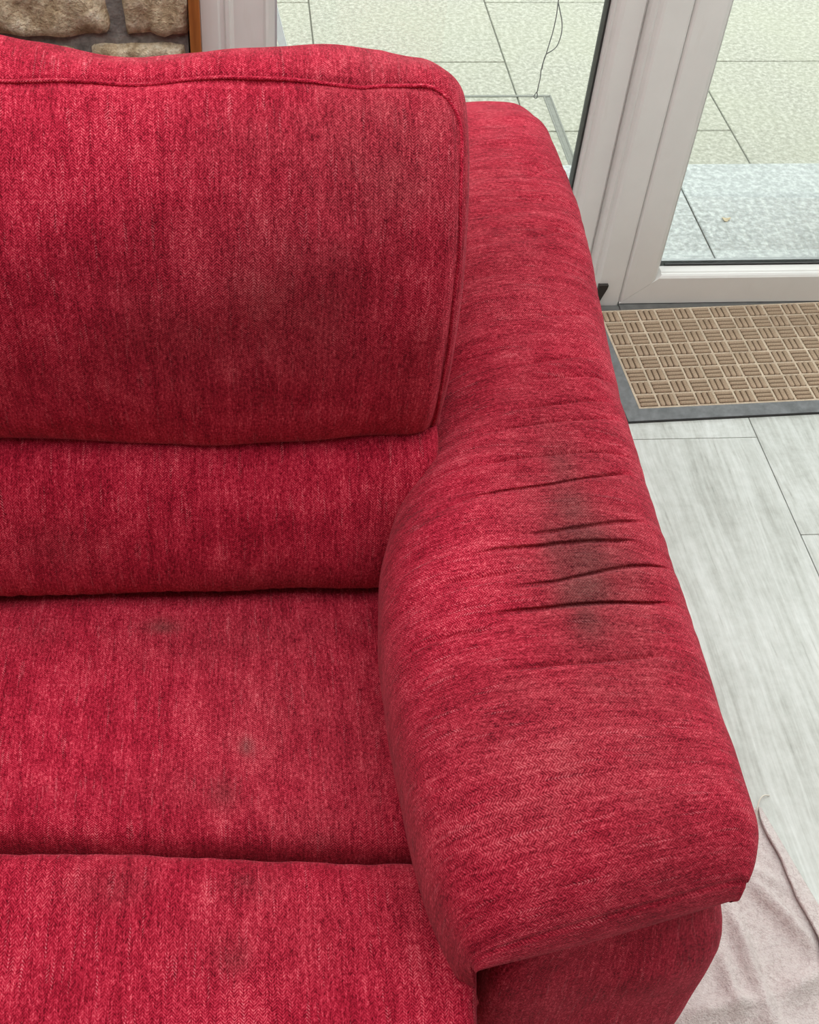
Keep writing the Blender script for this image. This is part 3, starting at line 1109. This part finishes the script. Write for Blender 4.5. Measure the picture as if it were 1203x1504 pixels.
# ---- the padded arm
def arm_grid():
    # stations along the arm: from the front hem, up over the front roll, back along the top, down the rear
    yf = 0.432
    ys, drop = [], []
    path = [(0.470, 0.512), (0.446, 0.514), (0.434, 0.522), (0.430, 0.535), (0.432, 0.552), (0.439, 0.571), (0.452, 0.590), (0.475, 0.609), (0.51, 0.622), (0.56, 0.630), (0.66, 0.637),
            (0.78, 0.641), (0.90, 0.645), (1.00, 0.651), (1.10, 0.663), (1.20, 0.679), (1.30, 0.694), (1.40, 0.703), (1.48, 0.704), (1.55, 0.699), (1.61, 0.684), (1.645, 0.65), (1.655, 0.58), (1.655, 0.40), (1.645, 0.2)]
    q, s, L = catmull(path, False, 3000)
    dens = 1.0 + 1.6 * sstep(0.58, 0.64, q[:, 0]) * sstep(1.10, 1.0, q[:, 0])
    c = np.concatenate([[0], np.cumsum((dens[1:] + dens[:-1]) / 2 * np.diff(s))])
    ss = np.interp(np.linspace(0, c[-1], 900), c, s)
    q = np.stack([np.interp(ss, s, q[:, k]) for k in range(2)], axis=-1)
    return q, ss


def arm_build():
    q, s = arm_grid()
    nT = 170
    tpar = np.linspace(0, 1, nT)
    crown = []
    P = np.zeros((len(q), nT, 3))
    Y = q[:, 0]
    Z = q[:, 1]
    # inner limit of the arm along its length (the cushions push it in at the rear)
    yi = [0.43, 0.46, 0.50, 0.56, 0.66, 0.76, 0.84, 0.90, 0.97, 1.05, 1.2, 1.7]
    xi = [0.186, 0.168, 0.153, 0.142, 0.134, 0.132, 0.140, 0.158, 0.192, 0.202, 0.200, 0.200]
    Ye = np.where(s < 0.056, np.minimum(Y, 0.431), Y)
    XI = np.interp(Ye, yi, xi)
    k = np.ones(15) / 15
    XI = np.convolve(np.pad(XI, 7, mode='edge'), k, 'valid')
    yo = [0.43, 0.45, 0.48, 0.55, 0.7, 0.9, 1.2, 1.45, 1.55, 1.60, 1.64]
    xo = [0.424, 0.438, 0.449, 0.449, 0.449, 0.449, 0.449, 0.449, 0.445, 0.432, 0.410]
    XO = np.interp(Ye, yo, xo)
    XO = np.convolve(np.pad(XO, 5, mode='edge'), np.ones(11) / 11, 'valid')
    for i in range(len(q)):
        a, b, zc = XI[i], XO[i], Z[i]
        yy = Y[i]
        infront = s[i] < 0.16
        # section outline: down the inner side, over the crown, down the outer side
        thk = 0.003 + 0.017 * float(sstep(0.035, 0.09, s[i]))
        zi = min(0.515, zc - thk)                # widest point, inner side
        zo = min(0.550 + 0.085 * float(sstep(1.0, 1.35, yy)), zc - thk)
        lo = 0.36 + 0.155 * float(sstep(0.452, 0.436, yy))
        lo_o = 0.36 + 0.155 * float(sstep(0.78, 0.56, yy))
        lo = min(lo, zi - 0.002)
        lo_o = min(lo_o, zo - 0.002)
        if s[i] < 0.06:
            lo = zi - 0.001
        k_o = float(sstep(0.06, 0.16, s[i]))
        lo_o = (zo - 0.001) * (1 - k_o) + lo_o * k_o
        xm = a + (b - a) * 0.52
        pts = []
        for t in tpar:
            if t < 0.16:
                f = t / 0.16
                z = lo + (zi - lo) * f
                x = a + 0.030 * (1 - f) ** 2 * min(1, (zi - lo) / 0.12)
                yv = yy
            elif t < 0.86:
                f = (t - 0.16) / 0.70 * math.pi
                c, sn = math.cos(f), math.sin(f)
                ex = 2.5
                cc = math.copysign(abs(c) ** (2 / ex), c)
                ss = abs(sn) ** (2 / ex)
                if c > 0:
                    x = xm - (xm - a) * cc
                    z = zi + (zc - zi) * ss
                else:
                    x = xm - (b - xm) * cc
                    z = zo + (zc - zo) * ss
            else:
                f = (t - 0.86) / 0.14
                z = zo + (lo_o - zo) * f
                x = b - 0.006 * f
            pts.append((x, yy, z))
        pts = np.array(pts)
        d = np.concatenate([[0], np.cumsum(np.linalg.norm(np.diff(pts, axis=0), axis=1))])
        dd = np.linspace(0, d[-1], nT)
        crown.append(np.interp(0.51, tpar, d))
        P[i] = np.stack([np.interp(dd, d, pts[:, c]) for c in range(3)], axis=-1)
    return P, s, np.array(crown)


def arm_uv(P, s, crown):
    A = np.repeat(s[:, None], P.shape[1], 1)
    d = np.linalg.norm(np.diff(P, axis=1), axis=2)
    V = np.concatenate([np.zeros((P.shape[0], 1)), np.cumsum(d, axis=1)], axis=1)
    V = V - crown[:, None]
    return A, V


P, s_arm, arm_crown = arm_build()
A, V = arm_uv(P, s_arm, arm_crown)
# front roll is bowed: the inner corner of the hem reaches further forward than the outer one
fr = sstep(0.60, 0.44, P[..., 1])
relx = np.clip((P[..., 0] - 0.19) / 0.23, 0, 1)
P[..., 1] += fr * (-0.024 + 0.045 * relx ** 1.3)
P[..., 2] += fr * (0.010 * relx - 0.004)
P[..., 2] -= 0.024 * (1 - np.clip((P[..., 0] - 0.2) / 0.2, 0, 1)) * sstep(1.2, 1.5, P[..., 1]) * sstep(0.45, 0.6, P[..., 2])
flat = np.copy(P)
# creases pressed into the cover across the top
creases = [  # pixel polyline read on the arm top, depth
    ([(640, 757), (687, 733), (749, 718), (816, 709), (880, 700), (922, 695)], 0.0052),
    ([(760, 786), (816, 777), (866, 770), (945, 766)], 0.0048),
    ([(672, 826), (683, 820), (737, 804), (799, 799), (849, 795), (930, 794)], 0.0060),
    ([(730, 870), (745, 866), (816, 853), (874, 839), (957, 829), (985, 832)], 0.0064),
    ([(690, 913), (708, 908), (799, 893), (882, 883), (940, 882), (982, 885)], 0.0070),
    ([(740, 985), (800, 975), (880, 968), (970, 960)], 0.0028),
    ([(700, 640), (780, 622), (860, 615), (905, 614)], 0.0030),
    ([(690, 690), (770, 668), (850, 660), (920, 668)], 0.0030),
    ([(740, 605), (830, 590), (890, 588)], 0.0022),
    ([(760, 540), (830, 525), (880, 524)], 0.0018),
    ([(770, 560), (840, 552), (895, 556)], 0.0018),
    ([(640, 860), (720, 842), (760, 836)], 0.0020),
    ([(600, 960), (650, 935), (720, 925)], 0.0016),
    ([(780, 470), (860, 462)], 0.0014),
    ([(780, 350), (850, 345)], 0.0014),
    ([(760, 275), (840, 262)], 0.0012),
]
ff = flat.reshape(-1, 3)
ff = ff[ff[:, 2] > 0.52]


def on_arm(u, v):
    z = 0.635
    for _ in range(5):
        p = on_z(u, v, z)
        k = np.argmin((ff[:, 0] - p.x) ** 2 + (ff[:, 1] - p.y) ** 2)
        z = 0.5 * z + 0.5 * ff[k, 2]
    return p


top = sstep(0.50, 0.58, P[..., 2])
dz = np.zeros(P.shape[:2])
dyv = np.zeros(P.shape[:2])
for pts, dep in creases:
    w = [on_arm(u, v) for u, v in pts]
    cxs = np.array([p.x for p in w])
    cys = np.array([p.y for p in w])
    yc = np.interp(P[..., 0], cxs, cys)
    span = cxs[-1] - cxs[0]
    fade = sstep(cxs[0] - 0.01, cxs[0] + 0.40 * span, P[..., 0]) * sstep(cxs[-1] + 0.012, cxs[-1] - 0.02, P[..., 0])
    dy = P[..., 1] - yc
    wb_ = 0.009 + dep * 1.3
    sharp = 1.0 if dep > 0.004 else 0.0
    core = np.exp(-np.abs((dy - 0.35 * dep * sharp) / (0.0018 + 0.0012 * (1 - sharp))) ** 3)
    behind = -np.exp(-np.maximum(dy, 0) / wb_)
    ahead = -np.exp(-(np.minimum(dy, 0) / 0.0026) ** 2)
    lip = 0.22 * np.exp(-((dy + 0.010) / 0.010) ** 2) * (dy < 0) * (1 - np.exp(-(dy / 0.0026) ** 2))
    dz += (1.0 if sharp else 2.4) * dep * fade * (np.where(dy > 0, behind, ahead) + lip)
    dd_ = fade * core * (0.66 * dep * sharp + 0.0018 * (1 - sharp))
    dz -= dd_
    dyv += dd_ * 0.95 * sharp
dz += 0.0022 * wav(P[..., 0] * 0.6, P[..., 1] * 1.6, 41, 6) * sstep(0.45, 0.6, P[..., 1])
dz += 0.0012 * wav(P[..., 0] * 0.5, P[..., 1] * 4.0, 43, 8) * sstep(0.60, 0.75, P[..., 1])
P[..., 2] += dz * top
st = (s_arm[:, None] - 0.082)
P[..., 1] += 0.0022 * g(st, 0.0022) * sstep(0.17, 0.21, P[..., 0])
P[..., 1] += dyv * top


def arm_pt(u, v, z=0.635):
    p = on_z(u, v, z)
    return (p.x, p.y, p.z)


gl = [((0.335, 0.74, 0.63), (0.095, 0.38, 0.10), 0.60), ((0.31, 1.24, 0.68), (0.13, 0.26, 0.12), 0.46), (arm_pt(860, 800), (0.095, 0.21, 0.08), 0.60), (arm_pt(930, 950), (0.06, 0.13, 0.08), 0.40), (arm_pt(830, 1080), (0.13, 0.12, 0.08), 0.52), (arm_pt(800, 1180), (0.09, 0.06, 0.08), 0.45),  # the blob on the arm rear mixes soil with painted shading
      (arm_pt(960, 1100), (0.07, 0.09, 0.08), 0.35), (arm_pt(830, 1280), (0.11, 0.035, 0.08), 0.3), (arm_pt(820, 420, 0.67), (0.08, 0.2, 0.08), 0.28), (arm_pt(750, 300, 0.68), (0.06, 0.12, 0.08), 0.3)]
sl = [(arm_pt(840, 752), (0.026, 0.034, 0.07), 0.52), (arm_pt(855, 785), (0.034, 0.022, 0.07), 0.62), (arm_pt(858, 822), (0.036, 0.030, 0.07), 0.66), (arm_pt(862, 868), (0.036, 0.026, 0.07), 0.70),
      (arm_pt(862, 912), (0.018, 0.026, 0.07), 0.56), (arm_pt(825, 690), (0.018, 0.034, 0.07), 0.36), (arm_pt(822, 820), (0.016, 0.06, 0.07), 0.48), (arm_pt(920, 830), (0.03, 0.05, 0.07), 0.25)]
arm_me = grid_mesh('arm_pad', P, A, V, False, True, grime_shade_attrs(flat, gl, sl))
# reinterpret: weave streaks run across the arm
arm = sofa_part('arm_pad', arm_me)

# ---- arm body below the pad
ab_prof = [(0.214, 1.58), (0.211, 0.52), (0.212, 0.452), (0.222, 0.432), (0.250, 0.428), (0.33, 0.434), (0.40, 0.438), (0.436, 0.450), (0.4495, 0.478), (0.451, 0.56), (0.449, 1.52), (0.425, 1.60), (0.34, 1.62)]
q, s, L = catmull(ab_prof, True, 320)
zs = np.concatenate([np.linspace(0.04, 0.30, 30), np.linspace(0.305, 0.532, 60)])
P = np.zeros((len(zs), len(q), 3))
P[..., 0] = q[None, :, 0]
P[..., 1] = q[None, :, 1]
P[..., 2] = zs[:, None]
frontm = sstep(0.50, 0.44, P[..., 1])
P[..., 1] += frontm * (0.012 * ((P[..., 2] - 0.30) / 0.25) ** 2 - 0.003 * wav(P[..., 0], P[..., 2], 51, 5))
tap = sstep(0.40, 0.532, P[..., 2])
P[..., 0] += (0.33 - P[..., 0]) * (0.05 + 0.20 * sstep(0.72, 0.52, P[..., 1])) * tap
P[..., 1] += 0.012 * frontm * tap
A = np.repeat(s[None, :], len(zs), 0)
V = np.repeat(zs[:, None], len(q), 1)
body = sofa_part('arm_body', grid_mesh('arm_body', P, A, V, True, True, grime_shade_attrs(P, [], [])))

# ---- back shell, base
def rounded_block(name, lo, hi, r, mat):
    bm = bmesh.new()
    bm_box(bm, lo, hi, r, 6)
    uvl = bm.loops.layers.uv.new('weave')
    for f in bm.faces:
        for l in f.loops:
            c = l.vert.co
            l[uvl].uv = (c.x + c.y, c.z + c.y * 0.2)
    return sofa_part(name, from_bm(name, bm), None, mat)


rounded_block('back_shell', (-0.88, 1.225, 0.06), (0.205, 1.50, 0.80), 0.05, M_FAB)
rounded_block('seat_base', (-0.88, 0.56, 0.05), (0.205, 1.22, 0.285), 0.02, M_DARKBASE)

# ---- the second seat and the far arm, alike
for src in (head, lum, seat, flap):
    c = src.copy()
    col.objects.link(c)
    c.location.x -= CUSH - 0.008
    for ch in src.children:
        k = ch.copy()
        col.objects.link(k)
        k.parent = c
for src in (arm, body):
    c = src.copy()
    col.objects.link(c)
    c.scale.x = -1
    c.location.x = 0
    c.matrix_parent_inverse = Matrix.Translation((-sofa.location.x - 0.70, -sofa.location.y, 0))

# ------------------------------------------------------------------ doormat
MA = math.radians(2.55)
mo = on_z(922.5, 621.5, 0.0)
mat_root = empty('doormat', (mo.x, mo.y, 0), MA)
tag(mat_root, 'brown basketweave ribbed doormat with grey rubber border by the door', 'doormat')
MW, MD, MB, MBB, MT = 0.80, 0.3365, 0.0275, 0.006, 0.010
# rubber border: outer foot low, inner edge high
bm = bmesh.new()


def ring(x0, y0, x1, y1, z):
    return [bm.verts.new((x, y, z)) for x, y in ((x0, y0), (x1, y0), (x1, y1), (x0, y1))]


r0 = ring(0, 0, MW, MD, 0.0030)
r1 = ring(0, 0, MW, MD, 0.0048)
r2 = ring(MB, MB, MW - MB, MD - MBB, MT)
r3 = ring(MB + .001, MB + .001, MW - MB - .001, MD - MBB - .001, 0.004)
for a, b in ((r0, r1), (r1, r2), (r2, r3)):
    for k in range(4):
        bm.faces.new((a[k], a[(k + 1) % 4], b[(k + 1) % 4], b[k]))
bm.faces.new(r0[::-1])
bm.faces.new(r3)
bmesh.ops.recalc_face_normals(bm, faces=bm.faces)
tag(link('rubber_border', from_bm('rubber_border', bm), M_RUBBER, mat_root), 'grey rubber border')
o = box('carpet_field', (MB + .0012, MB + .0012, 0.0045), (MW - MB - .0012, MD - MBB - .0012, 0.0072), M_FIELD, mat_root)
# ribs: blocks of three bars, alternately lengthwise and crosswise
fx0, fy0 = MB + 0.003, MB + 0.003
fw_, fh_ = MW - 2 * MB - 0.006, MD - MB - MBB - 0.006
NC, NR = 19, 8
pxx, pyy = fw_ / NC, fh_ / NR


def rib_mesh(w, h):
    bm = bmesh.new()
    ch = min(w, h) * 0.28
    lv = []
    for z, ins in ((0.0, 0.0), (0.0042, 0.0003), (0.0056, ch * 0.8)):
        a, b = w / 2 - ins, h / 2 - ins
        c = ch
        pts = [(-a + c, -b), (a - c, -b), (a, -b + c), (a, b - c), (a - c, b), (-a + c, b), (-a, b - c), (-a, -b + c)]
        lv.append([bm.verts.new((x, y, z)) for x, y in pts])
    for k in range(2):
        for i in range(8):
            bm.faces.new((lv[k][i], lv[k][(i + 1) % 8], lv[k + 1][(i + 1) % 8], lv[k + 1][i]))
    bm.faces.new(lv[2])
    bmesh.ops.recalc_face_normals(bm, faces=bm.faces)
    me = from_bm('rib', bm)
    me.materials.append(M_RIB)
    return me


gapb = 0.0046
bwx, bwy = (pxx - gapb), (pyy - gapb)
rv = rib_mesh(bwx / 3 - 0.0022, bwy)
rh = rib_mesh(bwx, bwy / 3 - 0.0022)
spots = []
for c in range(NC):
    for r in range(NR):
        bx, by = fx0 + (c + 0.5) * pxx, fy0 + (r + 0.5) * pyy
        for k in (-1, 0, 1):
            if (c + r) % 2:
                spots.append((rv, bx + k * bwx / 3, by, c))
            else:
                spots.append((rh, bx, by + k * bwy / 3, c))
for c in range(NC + 1):
    xg = fx0 + c * pxx
    box('grid_strip', (xg - 0.0022, fy0 - 0.002, 0.0062), (xg + 0.0022, fy0 + fh_ + 0.002, 0.0094), M_STRIP, mat_root)
for r in range(NR + 1):
    yg = fy0 + r * pyy
    box('grid_strip', (fx0 - 0.002, yg - 0.0022, 0.0062), (fx0 + fw_ + 0.002, yg + 0.0022, 0.0092), M_STRIP, mat_root)
box('edge_shade_layer', (-0.002, -0.002, 0.0002), (MW + 0.002, MD, 0.0034), M_GASKET, mat_root)  # thin black layer painting the shade along the border's outer edge
rest = bmesh.new()
nrib = 0
for meR, x, y, c in spots:
    if c < 12:
        o = bpy.data.objects.new('rib', meR)
        o.location = (x, y, 0.0070)
        o.parent = mat_root
        col.objects.link(o)
        nrib += 1
    else:
        n0 = len(rest.verts)
        rest.from_mesh(meR)
        rest.verts.ensure_lookup_table()
        for v in rest.verts[n0:]:
            v.co += Vector((x, y, 0.0070))
o = link('rib_field', from_bm('rib_field', rest), M_RIB, mat_root)
o['kind'] = 'stuff'

# ------------------------------------------------------------------ towel on the floor
tc = Vector((0.714, 0.822, 0))
e1 = Vector((0.215, -0.977, 0)).normalized()
e2 = Vector((-0.985, -0.17, 0)).normalized()
towel = empty('towel', (0.60, 0.60, 0))
tag(towel, 'crumpled pale pink terry towel on the floor beside the sofa arm', 'towel')


def towel_sheet(name, na, nb, la, lb, fn, thick=0.004):
    a = np.linspace(0, la, na)
    b = np.linspace(0, lb, nb)
    AA, BB = np.meshgrid(a, b, indexing='ij')
    X, Y, Z = fn(AA, BB)
    top = np.stack([X, Y, Z], -1)
    bot = np.stack([X, Y, np.maximum(Z - thick, 0.0006)], -1)
    me = bpy.data.meshes.new(name)
    vt = top.reshape(-1, 3)
    vb = bot.reshape(-1, 3)
    idx = np.arange(na * nb).reshape(na, nb)
    f1 = np.stack([idx[:-1, :-1], idx[1:, :-1], idx[1:, 1:], idx[:-1, 1:]], -1).reshape(-1, 4)
    f2 = f1[:, ::-1] + na * nb
    edge = np.concatenate([idx[:, 0], idx[-1, 1:], idx[::-1, -1][1:], idx[0, ::-1][1:-1]])
    e2_ = np.roll(edge, -1)
    f3 = np.stack([e2_, edge, edge + na * nb, e2_ + na * nb], -1)
    me.from_pydata(np.concatenate([vt, vb]).tolist(), [], np.concatenate([f1, f2, f3]).tolist())
    bm = bmesh.new()
    bm.from_mesh(me)
    bmesh.ops.recalc_face_normals(bm, faces=bm.faces)
    bm.to_mesh(me)
    bm.free()
    o = link(name, me, M_TOWEL, None, True)
    child_world(o, towel)
    return o


def ridge(X, Y, p, q, w, h):
    p, q = np.array(p), np.array(q)
    d = q - p
    L = np.linalg.norm(d)
    d = d / L
    t = (X - p[0]) * d[0] + (Y - p[1]) * d[1]
    n = -(X - p[0]) * d[1] + (Y - p[1]) * d[0]
    fade = sstep(-0.03, 0.03, t) * sstep(L + 0.03, L - 0.03, t)
    return h * fade * np.exp(-(n / w) ** 2)


def tw(u, v):
    p = on_z(u, v, 0.01)
    return (p.x, p.y)


def towel_main(a, b):
    b0 = b
    b = b * (1 + 0.82 * np.clip(a, 0, 1))
    X = tc.x + e1.x * a + e2.x * b
    Y = tc.y + e1.y * a + e2.y * b
    Z = 0.006 + 0.0015 * wav(X, Y, 61, 7)
    for p, q, w, h in (((1100, 1290), (1195, 1390), 0.011, 0.016), ((1075, 1340), (1130, 1490), 0.011, 0.016), ((1060, 1400), (1085, 1490), 0.010, 0.012),
                       ((1090, 1270), (1150, 1300), 0.009, 0.011), ((1010, 1490), (1110, 1470), 0.012, 0.014), ((1150, 1460), (1203, 1430), 0.014, 0.016), ((1110, 1480), (1190, 1560), 0.018, 0.012)):
        Z = Z + ridge(X, Y, tw(*p), tw(*q), w, h)
    for p, q, w, h in (((1120, 1330), (1180, 1420), 0.014, -0.003), ((1100, 1400), (1120, 1480), 0.012, -0.003)):
        Z = Z + ridge(X, Y, tw(*p), tw(*q), w, h)
    edge = np.minimum(sstep(0, 0.012, a), sstep(0, 0.012, b))
    return X, Y, np.maximum(Z * (0.55 + 0.45 * edge), 0.003)


towel_sheet('terry_sheet', 190, 84, 0.62, 0.262, towel_main)


def towel_fold(a, b):
    wob = 0.004 * np.sin(a * 26 + 0.5) + 0.0025 * np.sin(a * 61)
    wd = 0.004 + 0.15 * a ** 0.95
    bb = -0.003 + b * wd + wob * b
    X = tc.x + e1.x * (a + 0.004) + e2.x * bb
    Y = tc.y + e1.y * (a + 0.004) + e2.y * bb
    base = towel_main(np.clip(a + .004, 0, .62), np.clip(bb, 0, 0.26))[2]
    Z = base + 0.0045 + 0.003 * np.sin(np.clip(b, 0, 1) * math.pi) + 0.0045 * sstep(0.55, 0.97, b)
    return X, Y, Z


towel_sheet('folded_edge', 150, 16, 0.60, 1.0, towel_fold, 0.004)
th = [on_z(u, v, z) for u, v, z in ((1112, 1204, 0.006), (1111.5, 1196, 0.008), (1112.5, 1186, 0.012), (1115, 1177, 0.014), (1119, 1170.5, 0.012), (1124, 1168, 0.006), (1130, 1168.5, 0.002))]
o = link('loose_thread', tube_mesh('loose_thread', catmull([tuple(p) for p in th], False, 40)[0], 0.0009, 6), M_THREAD, None, True)
child_world(o, towel)
